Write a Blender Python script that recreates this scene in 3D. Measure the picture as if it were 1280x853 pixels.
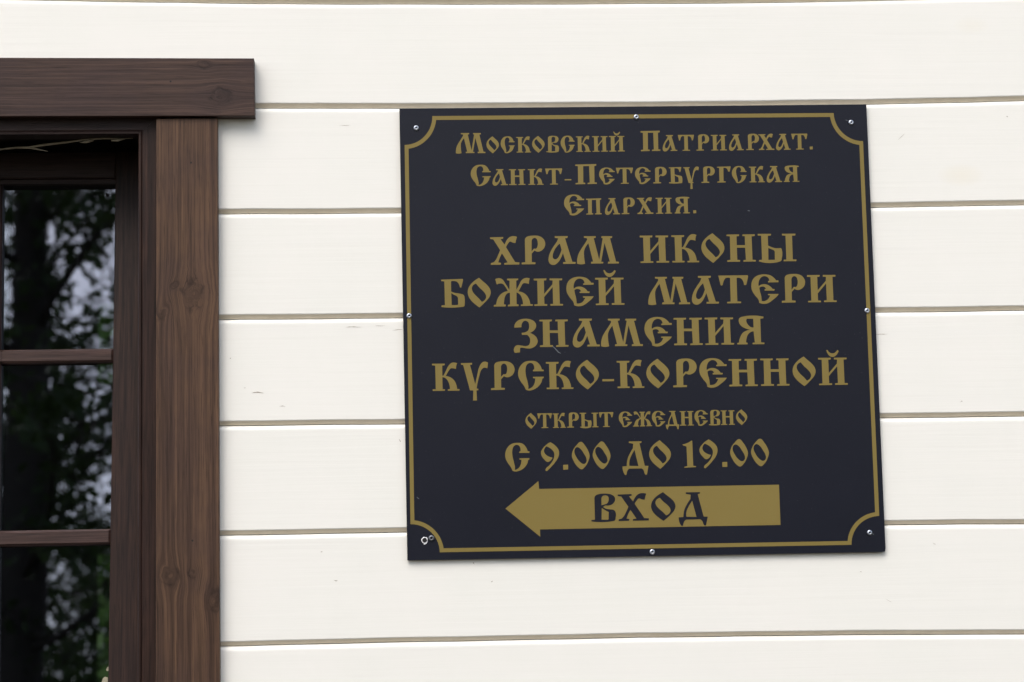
import bpy, math, random
from mathutils import Vector, Matrix
from mathutils.geometry import tessellate_polygon
random.seed(7)
S = bpy.context.scene
COL = S.collection
for o in list(bpy.data.objects): bpy.data.objects.remove(o)

# ------------------------------------------------------------------ camera
CAM = Vector((0.0, -2.5, 1.65))
ROT = Matrix(((0.99793248, 0.01271996, -0.06299974),
              (-0.06121061, -0.11077664, -0.99195857),
              (-0.01959657, 0.99376393, -0.10976901)))
FPX = 2490.0
cd = bpy.data.cameras.new('camera'); cam = bpy.data.objects.new('camera', cd); COL.objects.link(cam)
cam.matrix_world = Matrix.Translation(CAM) @ ROT.to_4x4()
cd.sensor_width = 36.0; cd.lens = FPX / 1280 * 36.0
cd.clip_start = 0.05; cd.clip_end = 600
cd.dof.use_dof = True; cd.dof.focus_distance = 2.53; cd.dof.aperture_fstop = 7.1
S.camera = cam

# ------------------------------------------------------------------ sky, sun, exposure
SUN_EL, SUN_AZ = math.radians(52), math.radians(206)     # azimuth clockwise from +Y: in front of the wall, to the left
w = bpy.data.worlds.new("World"); S.world = w; w.use_nodes = True
nt = w.node_tree; bg = nt.nodes['Background']
sky = nt.nodes.new('ShaderNodeTexSky'); sky.sky_type = 'NISHITA'; sky.sun_disc = False
sky.sun_elevation = SUN_EL; sky.sun_rotation = SUN_AZ
sky.air_density = 1.0; sky.dust_density = 3.0; sky.ozone_density = 1.0
hs = nt.nodes.new('ShaderNodeHueSaturation'); hs.inputs['Saturation'].default_value = 0.60   # overcast: greyer than clear sky
nt.links.new(sky.outputs[0], hs.inputs['Color']); nt.links.new(hs.outputs[0], bg.inputs['Color'])
bg.inputs['Strength'].default_value = 0.15
sl = bpy.data.lights.new('sun', 'SUN'); sl.energy = 0.55; sl.angle = math.radians(35); sl.color = (1.0, 0.95, 0.87)
sun = bpy.data.objects.new('sun', sl); COL.objects.link(sun)
sd = Vector((math.sin(SUN_AZ) * math.cos(SUN_EL), math.cos(SUN_AZ) * math.cos(SUN_EL), math.sin(SUN_EL)))
sun.rotation_euler = sd.to_track_quat('Z', 'Y').to_euler()
sun.location = (0, -3, 8)
S.view_settings.view_transform = 'Standard'; S.view_settings.look = 'None'
S.view_settings.gamma = 1.0; S.view_settings.exposure = 0.92
S.render.engine = 'CYCLES'
S.cycles.max_bounces = 8; S.cycles.transparent_max_bounces = 24

# ------------------------------------------------------------------ helpers
def ray(px, py):
    return ROT @ Vector((px - 640.0, -(py - 426.5), -FPX))
def at(px, py, y=0.0, k=0.0, z0=0.0):
    """point of the plane  Y = y + k (Z - z0)  seen at the photograph's pixel"""
    d = ray(px, py)
    t = (y + k * (CAM.z - z0) - CAM.y) / (d.y - k * d.z)
    return CAM + d * t
def tag(o, label=None, cat=None, group=None, kind=None):
    if label: o['label'] = label
    if cat: o['category'] = cat
    if group: o['group'] = group
    if kind: o['kind'] = kind
    return o
def empty(name, loc=(0, 0, 0)):
    o = bpy.data.objects.new(name, None); COL.objects.link(o); o.location = loc
    o.empty_display_size = .05
    return o
def link(name, mesh, parent=None):
    o = bpy.data.objects.new(name, mesh); COL.objects.link(o)
    if parent is not None:
        o.parent = parent
        o.matrix_parent_inverse = Matrix.Identity(4)
        if parent.type == 'EMPTY' and parent.parent is None:
            o.location = -Vector(parent.location)
    return o
class MB:
    def __init__(s): s.v = []; s.f = []; s.sm = []
    def add(s, vs, fs, smooth=False):
        n = len(s.v); s.v += [tuple(p) for p in vs]
        for f in fs: s.f.append(tuple(i + n for i in f)); s.sm.append(smooth)
    def box(s, lo, hi):
        x0, y0, z0 = lo; x1, y1, z1 = hi
        s.hexa([(x0,y0,z0),(x1,y0,z0),(x1,y0,z1),(x0,y0,z1)], [(x0,y1,z0),(x1,y1,z0),(x1,y1,z1),(x0,y1,z1)])
    def hexa(s, a, b):
        """front ring a and back ring b, any length"""
        n = len(a)
        s.add(list(a) + list(b), [tuple(range(n)), tuple(range(2*n-1, n-1, -1))] +
              [(i, i + n, (i+1) % n + n, (i+1) % n) for i in range(n)])
    def slab(s, front, depth, bev=0.0):
        """convex outline `front` (Vectors, counter-clockwise from the front) pushed back by depth in +Y, bevelled front edge"""
        c = sum((Vector(p) for p in front), Vector()) / len(front)
        if bev:
            n = len(front); ins = []
            for i in range(n):
                p = Vector(front[i]); a = (Vector(front[i-1]) - p).normalized(); b = (Vector(front[(i+1) % n]) - p).normalized()
                ins.append(p + (a + b) * bev)
            mid = [Vector(p) + Vector((0, bev, 0)) for p in front]
            mid1 = [Vector(p).lerp(q, .3) + Vector((0, bev * .3, 0)) for p, q in zip(front, ins)]
            back = [Vector(p) + Vector((0, depth, 0)) for p in front]
            vs = ins + mid1 + mid + back; fs = [tuple(range(n)), tuple(range(4*n-1, 3*n-1, -1))]
            for r in range(3):
                fs += [(r*n+i, r*n+i+n, r*n+(i+1) % n+n, r*n+(i+1) % n) for i in range(n)]
            s.add(vs, fs)
        else:
            s.hexa(front, [Vector(p) + Vector((0, depth, 0)) for p in front])
    def tube(s, pts, rad, n=8, cap=True):
        pts = [Vector(p) for p in pts]; rings = []
        for i, p in enumerate(pts):
            t = (pts[min(i+1, len(pts)-1)] - pts[max(i-1, 0)]).normalized()
            u = t.cross(Vector((0.13, 0.31, 0.94))).normalized(); v = t.cross(u)
            r = rad[i] if isinstance(rad, (list, tuple)) else rad
            rings.append([p + (u * math.cos(2*math.pi*j/n) + v * math.sin(2*math.pi*j/n)) * r for j in range(n)])
        vs = [q for r in rings for q in r]; fs = []
        for i in range(len(pts) - 1):
            for j in range(n):
                fs.append((i*n+j, i*n+(j+1) % n, (i+1)*n+(j+1) % n, (i+1)*n+j))
        if cap: fs += [tuple(range(n-1, -1, -1)), tuple(range((len(pts)-1)*n, len(pts)*n))]
        s.add(vs, fs, True)
    def mesh(s, name, mat):
        m = bpy.data.meshes.new(name); m.from_pydata(s.v, [], s.f); m.update()
        m.polygons.foreach_set('use_smooth', s.sm)
        if mat: m.materials.append(mat)
        return m
    def build(s, name, mat, parent=None):
        return link(name, s.mesh(name, mat), parent)
def fix_normals(o):
    import bmesh
    b = bmesh.new(); b.from_mesh(o.data); bmesh.ops.recalc_face_normals(b, faces=b.faces); b.to_mesh(o.data); b.free()
    return o

# ------------------------------------------------------------------ materials
class NT:
    def __init__(s, name):
        s.m = bpy.data.materials.new(name); s.m.use_nodes = True
        s.t = s.m.node_tree; s.b = s.t.nodes['Principled BSDF']; s.out = s.t.nodes['Material Output']
    def n(s, typ, **kw):
        nd = s.t.nodes.new(typ)
        for k, v in kw.items():
            if k.startswith('i_'):
                key = k[2:].replace('_', ' ')
                nd.inputs[key].default_value = v
            else: setattr(nd, k, v)
        return nd
    def l(s, a, b): s.t.links.new(a, b)
    def math(s, op, a, b=None, c=None):
        nd = s.n('ShaderNodeMath', operation=op)
        for i, x in enumerate((a, b, c)):
            if x is None: continue
            if isinstance(x, (int, float)): nd.inputs[i].default_value = x
            else: s.l(x, nd.inputs[i])
        return nd.outputs[0]
    def coords(s):
        tc = s.n('ShaderNodeNewGeometry'); sp = s.n('ShaderNodeSeparateXYZ'); s.l(tc.outputs['Position'], sp.inputs[0])
        return sp.outputs[0], sp.outputs[1], sp.outputs[2]
    def comb(s, x, y, z):
        nd = s.n('ShaderNodeCombineXYZ')
        for i, q in enumerate((x, y, z)):
            if isinstance(q, (int, float)): nd.inputs[i].default_value = q
            else: s.l(q, nd.inputs[i])
        return nd.outputs[0]
    def noise(s, vec, scale, detail=3, rough=.55, dist=0.0):
        nd = s.n('ShaderNodeTexNoise'); s.l(vec, nd.inputs['Vector'])
        nd.inputs['Scale'].default_value = scale; nd.inputs['Detail'].default_value = detail
        nd.inputs['Roughness'].default_value = rough; nd.inputs['Distortion'].default_value = dist
        return nd.outputs['Fac']
    def ramp(s, fac, stops):
        nd = s.n('ShaderNodeValToRGB'); s.l(fac, nd.inputs[0]); e = nd.color_ramp.elements
        while len(e) < len(stops): e.new(.5)
        for i, (p, c) in enumerate(stops):
            e[i].position = p
            if not isinstance(c, (tuple, list)): c = (c, c, c)
            e[i].color = (*c, 1)
        return nd.outputs[0]
    def mix(s, fac, a, b, typ='MIX'):
        nd = s.n('ShaderNodeMix', data_type='RGBA', blend_type=typ)
        for i, x in ((0, fac), (6, a), (7, b)):
            if isinstance(x, (int, float)): nd.inputs[i].default_value = x if i == 0 else (x, x, x, 1)
            elif isinstance(x, tuple): nd.inputs[i].default_value = (*x, 1)
            else: s.l(x, nd.inputs[i])
        return nd.outputs[2]
    def bump(s, h, strength, dist):
        nd = s.n('ShaderNodeBump'); nd.inputs['Strength'].default_value = strength; nd.inputs['Distance'].default_value = dist
        s.l(h, nd.inputs['Height']); s.l(nd.outputs[0], s.b.inputs['Normal'])
    def set(s, **kw):
        for k, v in kw.items():
            key = {'color': 'Base Color', 'rough': 'Roughness', 'metal': 'Metallic', 'spec': 'Specular IOR Level', 'coat': 'Coat Weight', 'coatr': 'Coat Roughness', 'ior': 'IOR'}[k]
            if isinstance(v, (int, float)): s.b.inputs[key].default_value = v
            elif isinstance(v, tuple): s.b.inputs[key].default_value = (*v, 1)
            else: s.l(v, s.b.inputs[key])

def paint_white():
    t = NT('white_painted_wood'); x, y, z = t.coords()
    oi = t.n('ShaderNodeObjectInfo'); r = oi.outputs['Random']
    off = t.math('MULTIPLY', r, 37.0)
    g1 = t.noise(t.comb(t.math('MULTIPLY', x, 5.0), off, t.math('MULTIPLY', z, 260.0)), 1.0, 4, .6, .4)
    g2 = t.noise(t.comb(t.math('MULTIPLY', x, 1.6), off, t.math('MULTIPLY', z, 46.0)), 1.0, 3, .5, .8)
    g3 = t.noise(t.comb(x, off, z), 9.0, 4, .6)
    g4 = t.noise(t.comb(x, y, z), 120.0, 3, .6)
    base = t.mix(t.ramp(g3, [(.35, 0.0), (.75, 1.0)]), (.826, .816, .758), (.850, .830, .776))
    base = t.mix(t.math('MULTIPLY', t.ramp(g2, [(.5, 0.0), (.8, 1.0)]), .30), base, (.805, .795, .745))
    streak = t.ramp(g1, [(.30, 1.0), (.42, 0.0)])
    base = t.mix(t.math('MULTIPLY', streak, .045), base, (.52, .50, .44))
    # knots bleeding through the paint
    kn = t.n('ShaderNodeTexVoronoi', feature='F1'); t.l(t.comb(t.math('MULTIPLY', x, 2.6), off, t.math('MULTIPLY', z, 5.2)), kn.inputs['Vector'])
    kn.inputs['Scale'].default_value = 1.0
    kf = t.ramp(kn.outputs['Distance'], [(.0, 1.0), (.05, 0.6), (.085, 0.0)])
    base = t.mix(t.math('MULTIPLY', kf, .18), base, (.74, .64, .40))
    t.set(color=base, rough=.46, spec=.35)
    h = t.math('ADD', t.math('MULTIPLY', g1, .7), t.math('ADD', t.math('MULTIPLY', g2, .6), t.math('MULTIPLY', g4, .14)))
    t.bump(h, .40, .0005)
    return t.m

def stained(name, axis, c_dark, c_mid, c_light, knots=(), rough=.5, grain=1.0, streak=1.0):
    """stained pine; axis: 'x' grain runs along X, 'z' along Z. knots: (X, Z, radius) in world metres"""
    t = NT(name); x, y, z = t.coords()
    oi = t.n('ShaderNodeObjectInfo'); off = t.math('MULTIPLY', oi.outputs['Random'], 41.0)
    a, b = (x, z) if axis == 'x' else (z, x)          # a along, b across
    bb = b; dark = None; ringy = None
    wn = t.n('ShaderNodeTexNoise'); t.l(t.comb(a, off, b), wn.inputs['Vector']); wn.inputs['Scale'].default_value = 85.0; wn.inputs['Detail'].default_value = 3.0
    ws = t.n('ShaderNodeSeparateXYZ'); t.l(wn.outputs['Color'], ws.inputs[0])
    for (kx, kz, kr) in knots:
        ka, kb = (kx, kz) if axis == 'x' else (kz, kx)
        da = t.math('SUBTRACT', a, ka); db = t.math('SUBTRACT', b, kb)
        da = t.math('ADD', da, t.math('MULTIPLY', t.math('SUBTRACT', ws.outputs[0], .5), kr * 1.5))
        db = t.math('ADD', db, t.math('MULTIPLY', t.math('SUBTRACT', ws.outputs[1], .5), kr * 1.3))
        sk = kr * 260 % 1.0 - .5
        db = t.math('ADD', db, t.math('MULTIPLY', da, sk))
        # knots are slightly tall ovals
        r2 = t.math('ADD', t.math('MULTIPLY', t.math('MULTIPLY', da, da), .62), t.math('MULTIPLY', db, db))
        g = t.math('POWER', 2.718, t.math('MULTIPLY', r2, -1.0 / (kr * kr * 4.5)))
        sgn = t.math('DIVIDE', db, t.math('SQRT', t.math('ADD', r2, 2e-6)))
        bb = t.math('SUBTRACT', bb, t.math('MULTIPLY', t.math('MULTIPLY', g, sgn), kr * .75))
        core = t.math('POWER', 2.718, t.math('MULTIPLY', r2, -1.0 / (kr * kr * .9)))
        rr = t.math('SQRT', r2)
        rim = t.math('SUBTRACT', rr, kr)
        rim = t.math('POWER', 2.718, t.math('MULTIPLY', t.math('MULTIPLY', rim, rim), -1.0 / (kr * kr * .06)))
        ang = t.noise(t.comb(t.math('MULTIPLY', da, 70.0), t.math('MULTIPLY', db, 70.0), kr * 900), 1.0, 2, .5)
        rim = t.math('MULTIPLY', rim, t.ramp(ang, [(.45, 0.0), (.62, 1.0)]))
        d = t.math('ADD', t.math('MULTIPLY', core, .26), t.math('MULTIPLY', rim, .52))
        dark = d if dark is None else t.math('MAXIMUM', dark, d)
        ringy = core if ringy is None else t.math('MAXIMUM', ringy, core)
    f1 = t.noise(t.comb(t.math('MULTIPLY', a, 2.5 * grain), off, t.math('MULTIPLY', bb, 190.0)), 1.0, 4, .62, .25)
    f2 = t.noise(t.comb(t.math('MULTIPLY', a, 1.1 * grain), off, t.math('MULTIPLY', bb, 52.0)), 1.0, 3, .55, .6)
    f3 = t.noise(t.comb(t.math('MULTIPLY', a, 26.0), off, t.math('MULTIPLY', bb, 900.0)), 1.0, 3, .6)
    f4 = t.noise(t.comb(a, off, bb), 14.0, 3, .6)
    base = t.ramp(f1, [(.30, c_dark), (.50, c_mid), (.70, c_light)])
    base = t.mix(t.math('MULTIPLY', t.ramp(f2, [(.35, 0.0), (.65, 1.0)]), .55 * streak), base, c_light)
    cool = tuple(v * k for v, k in zip(c_mid, (.80, .84, 1.06)))
    base = t.mix(t.math('MULTIPLY', t.ramp(f4, [(.42, 0.0), (.62, 1.0)]), .40), base, cool)
    f5 = t.noise(t.comb(t.math('MULTIPLY', a, 5.0 * grain), off, t.math('MULTIPLY', bb, 430.0)), 1.0, 4, .65, .15)
    base = t.mix(1.0, base, t.ramp(f5, [(.34, .70), (.50, 1.0), (.66, 1.24)]), 'MULTIPLY')
    pores = t.ramp(f3, [(.33, 1.0), (.46, 0.0)])
    base = t.mix(t.math('MULTIPLY', pores, .5), base, tuple(v * .35 for v in c_dark))
    if dark is not None:
        base = t.mix(t.math('MINIMUM', dark, .85), base, tuple(v * k * .42 for v, k in zip(c_dark, (.85, .95, 1.1))))
    t.set(color=base, rough=rough, spec=.22)
    h = t.math('ADD', f1, t.math('ADD', t.math('MULTIPLY', f3, .25), t.math('MULTIPLY', f2, .4)))
    if dark is not None: h = t.math('SUBTRACT', h, t.math('MULTIPLY', dark, .5))
    t.bump(h, .35, .0009)
    return t.m

def plain(name, col, rough=.5, metal=0.0, spec=.5, noise=None, bump=None):
    t = NT(name)
    if noise:
        x, y, z = t.coords(); f = t.noise(t.comb(x, y, z), noise[0], 4, .6)
        t.set(color=t.mix(t.ramp(f, [(.3, 0.0), (.7, 1.0)]), col, noise[1]))
        if bump: t.bump(f, bump[0], bump[1])
    else: t.set(color=col)
    t.set(rough=rough, metal=metal, spec=spec)
    return t.m

def sign_face(name, col, col2):
    t = NT(name); x, y, z = t.coords(); p = t.comb(x, y, z)
    f = t.noise(p, 6.0, 4, .6); d = t.noise(p, 420.0, 2, .5)
    sc = t.noise(t.comb(t.math('MULTIPLY', x, 60.0), y, t.math('MULTIPLY', z, 9.0)), 1.0, 3, .6, 2.0)
    c = t.mix(t.ramp(f, [(.3, 0.0), (.7, 1.0)]), col, col2)
    dust = t.ramp(d, [(.70, 0.0), (.80, 1.0)])
    c = t.mix(t.math('MULTIPLY', dust, .10), c, (.25, .26, .28))
    t.set(color=c, rough=t.ramp(sc, [(.3, .30), (.7, .36)]), spec=.26)
    t.bump(t.noise(p, 3.0, 2, .5), .12, .004)
    return t.m

M = {}
M['white'] = paint_white(); M['thin'] = plain('tan_edge_paint', (.72, .64, .51), .6, noise=(60.0, (.66, .58, .45)))  # second one: tan tone for the boards' lower edges
P = lambda px, py, y=0: at(px, py, y)
kz = lambda px, py, r: (at(px, py, -.015).x, at(px, py, -.015).z, r)
M['casing'] = stained('stained_pine_upright', 'z', (.024, .0125, .0092), (.065, .0360, .0235), (.122, .068, .039),
                      [kz(240, 369, .0135), kz(203, 388, .008), kz(218, 356, .004), kz(211, 720, .0105), kz(241, 716, .0055), kz(269, 750, .010)])
M['lintel'] = stained('stained_pine_header', 'x', (.019, .0110, .0100), (.051, .0300, .0240), (.084, .050, .038),
                      [kz(277, 121, .010), kz(256, 80, .006)], streak=.6)
M['frame'] = stained('dark_stained_window_wood', 'z', (.0075, .0037, .0028), (.0235, .0115, .0083), (.044, .0215, .015), rough=.5, grain=3.0, streak=.5)
M['frame_h'] = stained('dark_stained_window_wood_horizontal', 'x', (.016, .0095, .0085), (.029, .0175, .0155), (.042, .025, .021), rough=.5, grain=3.0, streak=.5)
M['sash_bar'] = stained('brown_glazing_bar_wood', 'x', (.028, .016, .013), (.050, .028, .023), (.068, .039, .032), rough=.5, grain=3.0, streak=.5)
M['seal'] = plain('rubber_seal', (.012, .012, .014), .5)
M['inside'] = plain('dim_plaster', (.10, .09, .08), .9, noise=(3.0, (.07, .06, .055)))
M['navy'] = sign_face('navy_sign_panel', (.0068, .0078, .0148), (.0088, .0098, .0178))
M['edge'] = plain('sign_panel_edge', (.05, .05, .06), .6)
M['gold'] = sign_face('gold_print', (.204, .153, .043), (.218, .164, .049))
M['navy_print'] = sign_face('navy_print', (.0085, .0090, .0165), (.0100, .0105, .0180))
M['steel'] = plain('zinc_screw', (.62, .66, .74), .30, 1.0)
M['dull_steel'] = plain('dull_zinc_screw', (.22, .23, .25), .5, 1.0)
M['slot'] = plain('screw_recess', (.03, .03, .035), .6, .5)
M['chip'] = plain('chipped_plastic', (.75, .75, .76), .6)
M['crack'] = plain('bare_wood_crack', (.26, .21, .15), .9)
M['sealant'] = plain('old_sealant', (.42, .38, .27), .7, noise=(160.0, (.22, .20, .14)))
M['nail'] = plain('nail_hole_dark', (.008, .007, .007), .8)
M['twig'] = plain('dry_twig_bark', (.42, .38, .29), .8, noise=(200.0, (.28, .25, .19)))
M['bark'] = plain('tree_bark', (.060, .050, .040), .9, noise=(14.0, (.035, .030, .025)), bump=(.6, .02))
M['ground'] = plain('grass_and_soil', (.040, .036, .020), .95, noise=(2.5, (.075, .056, .036)))
def leafmat(name, a, b):
    t = NT(name); oi = t.n('ShaderNodeObjectInfo'); x, y, z = t.coords()
    f = t.noise(t.comb(x, y, z), 1.8, 3, .6)
    t.set(color=t.mix(t.ramp(f, [(.3, 0.0), (.7, 1.0)]), a, b), rough=.55, spec=.3)
    tr = t.n('ShaderNodeBsdfTranslucent'); tr.inputs[0].default_value = (b[0] * 1.2, b[1] * 1.3, b[2], 1)
    mx = t.n('ShaderNodeMixShader'); mx.inputs[0].default_value = .25
    t.l(t.b.outputs[0], mx.inputs[1]); t.l(tr.outputs[0], mx.inputs[2]); t.l(mx.outputs[0], t.out.inputs[0])
    return t.m
M['leaf'] = leafmat('tree_leaves', (.035, .060, .020), (.060, .095, .030))
M['hedge'] = leafmat('hedge_leaves', (.030, .075, .016), (.055, .110, .026))
def glassmat():
    t = NT('double_glazing'); t.t.nodes.remove(t.b)
    fr = t.n('ShaderNodeFresnel'); fr.inputs['IOR'].default_value = 1.5
    f = t.math('MINIMUM', t.math('MULTIPLY', fr.outputs[0], 5.4), 1.0)      # coated sealed double pane: four surfaces
    gl = t.n('ShaderNodeBsdfGlossy'); gl.inputs['Roughness'].default_value = 0.0; gl.inputs['Color'].default_value = (.84, .87, 1.0, 1)
    gx_, gy_, gz_ = t.coords(); bp = t.n('ShaderNodeBump'); bp.inputs['Strength'].default_value = .12; bp.inputs['Distance'].default_value = .0003
    t.l(t.noise(t.comb(gx_, gy_, gz_), 14.0, 1, .4), bp.inputs['Height']); t.l(bp.outputs[0], gl.inputs['Normal'])
    tp = t.n('ShaderNodeBsdfTransparent'); tp.inputs[0].default_value = (.55, .60, .57, 1)
    mx = t.n('ShaderNodeMixShader'); t.l(f, mx.inputs[0]); t.l(tp.outputs[0], mx.inputs[1]); t.l(gl.outputs[0], mx.inputs[2])
    t.l(mx.outputs[0], t.out.inputs[0])
    return t.m
M['glass'] = glassmat()

# ------------------------------------------------------------------ ground
g = MB(); g.add([(-150, -200, 0), (150, -200, 0), (150, 100, 0), (-150, 100, 0)], [(0, 1, 2, 3)])
tag(g.build('ground', M['ground']), kind='structure')

# ------------------------------------------------------------------ boarded wall
C = .0050            # chamfer
GQ = [(-18.203, 21.339, -0.345), (-13.22, 11.923, 133.0), (-5.837, -2.277, 268.9), (-2.9, -6.999, 401.8),
      (0.943, -13.812, 536.5), (7.51, -26.818, 676.7), (10.977, -32.74, 816.4)]      # sight lines of the seven joints in view
NST = 68
def wob(u):
    return math.sin(u) * .5 + math.sin(u * 2.3 + 1.1) * .3 + math.sin(u * 5.1 + .4) * .2
def joint(i):
    """(X, Z) stations along joint i; every joint a hair uneven, as hung"""
    a, b, c = GQ[i]; out = []
    for k in range(NST + 1):
        px = -40 + k * 1360.0 / NST; u = px / 1000
        p = at(px, a * u * u + b * u + c, C); out.append((p.x, p.z + wob(p.x * 9 + i * 31) * .00045 + wob(p.x * 41 + i * 17) * .00018))
    return out
JT = [joint(i) for i in range(7)]
PITCH = .1362
def flat(z): return [(x, z) for x, _ in JT[0]]
top0 = sum(z for _, z in JT[0]) / len(JT[0]); bot0 = sum(z for _, z in JT[6]) / len(JT[6])
up = [flat(top0 + PITCH * k) for k in range(1, 8)][::-1]
down = [flat(bot0 - PITCH * k) for k in range(1, 11)]
ALLJ = up + JT + down
XL, XR = -2.0, 2.6
def clip(st, x0, x1):
    """stations of a joint between x0 and x1, running level beyond the measured stretch"""
    def zat(x):
        if x <= st[0][0]: return st[0][1]
        if x >= st[-1][0]: return st[-1][1]
        for (xa, za), (xb, zb) in zip(st, st[1:]):
            if xa <= x <= xb: return za + (zb - za) * (x - xa) / (xb - xa)
    xs = [x0] + [x for x, _ in JT[1] if x0 < x < x1] + [x1]
    return xs, [zat(x) for x in xs]
wall = empty('boarded_wall', (0.3, 0, 0.3))
tag(wall, 'cream white painted wall of wide horizontal boards with chamfered joints', 'wall')
GAP = .0009; CT = .0040
def board(jt, jb, x0, x1):
    xs, zt = clip(jt, x0, x1); _, zb = clip(jb, x0, x1); m = MB(); vs = []
    # profile: back top, neck top, chamfer, face top, face bottom, chamfer, neck, back bottom
    for x, t, b in zip(xs, zt, zb):
        t -= GAP / 2; b += GAP / 2
        r = .0010
        prof = [(.020, t), (C, t), (C * .60, t - CT * .22), (C * .30, t - CT * .50), (C * .12, t - CT * .80), (C * .03, t - CT * 1.12), (0, t - CT * 1.5), (0, t - CT * 1.9), (0, b + C + r * 6),
                (0, b + C + r * 3), (-.0002 + .0002, b + C + r), (C * .12, b + C - r * .1), (C, b), (.020, b)]
        vs += [(x, y, z) for y, z in prof]
    n = len(prof); fs = []
    for i in range(len(xs) - 1):
        for j in range(n):
            fs.append((i*n+j, i*n+(j+1) % n, (i+1)*n+(j+1) % n, (i+1)*n+j))
    fs += [tuple(range(n)), tuple(range(len(xs)*n-1, (len(xs)-1)*n-1, -1))]
    m.add(vs, fs)
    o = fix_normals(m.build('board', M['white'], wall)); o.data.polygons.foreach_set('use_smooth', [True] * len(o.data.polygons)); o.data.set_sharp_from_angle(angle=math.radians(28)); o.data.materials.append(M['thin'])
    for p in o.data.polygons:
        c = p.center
        if p.normal.z < -.5 and c.y < .012 and abs(p.normal.y) > .3: p.material_index = 1      # underside of the board's lower edge: tan coat, darker than the face
    return o
WXR = at(205, 400, 0).x                                # right cut of the boards, hidden behind the casing
MX = at(-8, 400, .03).x                                # window centre line
WXL = 2 * MX - WXR
WIN_TOP = at(100, 150, 0).z; WIN_BOT = at(100, 985, 0).z
boards = []
for i in range(len(ALLJ) - 1):
    jt, jb = ALLJ[i], ALLJ[i+1]
    zt, zb = jt[0][1], jb[0][1]
    if zb > WIN_TOP - .02 or zt < WIN_BOT + .02:
        boards.append(board(jt, jb, XL, XR))
    else:
        boards.append(board(jt, jb, XL, WXL)); boards.append(board(jt, jb, WXR, XR))
        if zb < WIN_BOT - .03: boards.append(board(flat(WIN_BOT - .012), jb, WXL + .0005, WXR - .0005))   # piece under the sill
m = MB()
B0 = ALLJ[-1][0][1]; T0 = ALLJ[0][0][1]
m.box((XL, .0202, B0), (WXL, .12, T0)); m.box((WXR, .0202, B0), (XR, .12, T0))
m.box((WXL, .0202, WIN_TOP), (WXR, .12, T0)); m.box((WXL, .0202, B0), (WXR, .12, WIN_BOT))
tag(m.build('sheathing', plain('wall_core', (.05, .04, .035), .9), wall))
m = MB(); m.box((XL, .03, 0.004), (XR, .15, B0)); m.build('plinth', plain('concrete_plinth', (.30, .29, .28), .9, noise=(30, (.24, .23, .22))), wall)
# cracks and pits in the paint: little slivers of bare wood let into the board face
def sliver(px, py, L, h, rot=0.0):
    c = at(px, py, -.00025); m = MB(); n = 9; top = []; bot = []
    for i in range(n):
        u = -1 + 2 * i / (n - 1); w_ = (1 - u * u) * h * (.6 + .8 * random.random())
        o = math.sin(u * 3 + px) * h * .5
        top.append((c.x + u * L/2, c.y, c.z + u * L/2 * rot + o + w_/2)); bot.append((c.x + u * L/2, c.y, c.z + u * L/2 * rot + o - w_/2))
    vs = top + bot
    fs = [(i, i+1, n+i+1, n+i) for i in range(n - 1)]
    m.add(vs, fs); return m
CR = [(322, 491, .016, .0011, -.03), (353, 508, .008, .0006, -.1), (442, 409, .022, .0006, 0.0), (475, 407.5, .014, .0004, .03), (497, 412.5, .014, .0005, 0.03),
      (1102, 418, .018, .0004, .03), (431, 157, .016, .0003, .02), (420, 726, .005, .0007, -.2), (500, 551, .0022, .0012, -.8), (592, 704.5, .002, .0014, -1),
      (615, 727, .002, .0010, 0), (311, 267.2, .006, .0010, -.02), (1127, 171, .010, .0004, .9), (1168, 680, .004, .0005, -.7), (1111, 751, .008, .0004, -.6), (1202, 502, .003, .0008, .5),
      (306, 485, .002, .0007, 0), (288, 448, .0015, .001, 0), (1259, 146, .002, .001, 0), (402, 690, .003, .0006, 0), (1076, 715, .003, .0004, 0)]
def board_at(p):
    best = None
    for b in boards:
        vs = b.data.vertices; xs = (vs[0].co.x, vs[len(vs)-1].co.x)
        zmin = min(v.co.z for v in vs); zmax = max(v.co.z for v in vs)
        if min(xs) <= p.x <= max(xs) and zmin <= p.z <= zmax: best = b
    return best
for (px, py, L, h, r) in CR:
    b = board_at(at(px, py, 0)); o = sliver(px, py, L, h, r).build('crack', M['crack'], b)

# ------------------------------------------------------------------ window
win = empty('window', (MX, 0, WIN_BOT))
tag(win, 'dark brown stained wooden window tilted inward at the top, with divided panes and reflected trees', 'window')
Q = lambda pts, y: [at(px, py, y) for px, py in pts]
# header board above (its ends run past the casings)
YL = -.0185
h_r = [at(318.4, 145.2, YL), at(317.3, 73, YL)]
zl_t, zl_b = at(0, 69.5, YL).z, at(0, 145.0, YL).z
xl = 2 * MX - h_r[0].x
m = MB(); m.slab([Vector((xl, YL, zl_b + .0006)), h_r[0], h_r[1], Vector((xl, YL, zl_t - .0004))], .0180, .0009)
fix_normals(m.build('header_board', M['lintel'], win))
# upright casings
YC = -.0135
tl, tr = at(195.3, 147.6, YC), at(271.8, 147.6, YC); br_, bl_ = at(274.8, 853, YC), at(194.6, 853, YC)
zc = WIN_BOT - .01
def ext(a, b, z):
    t = (z - a.z) / (b.z - a.z); return a + (b - a) * t
tl.z = tr.z = h_r[0].z - .0016
m = MB(); m.slab([ext(tl, bl_, zc), ext(tr, br_, zc), tr, tl], .0130, .0010)
c1 = fix_normals(m.build('casing_board', M['casing'], win))
mir = [Vector((2 * MX - p.x, p.y, p.z)) for p in (ext(tl, bl_, zc), ext(tr, br_, zc), tr, tl)]
m = MB(); m.slab([mir[1], mir[0], mir[3], mir[2]], .0130, .0010)
fix_normals(m.build('casing_board', M['casing'], win))
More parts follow.
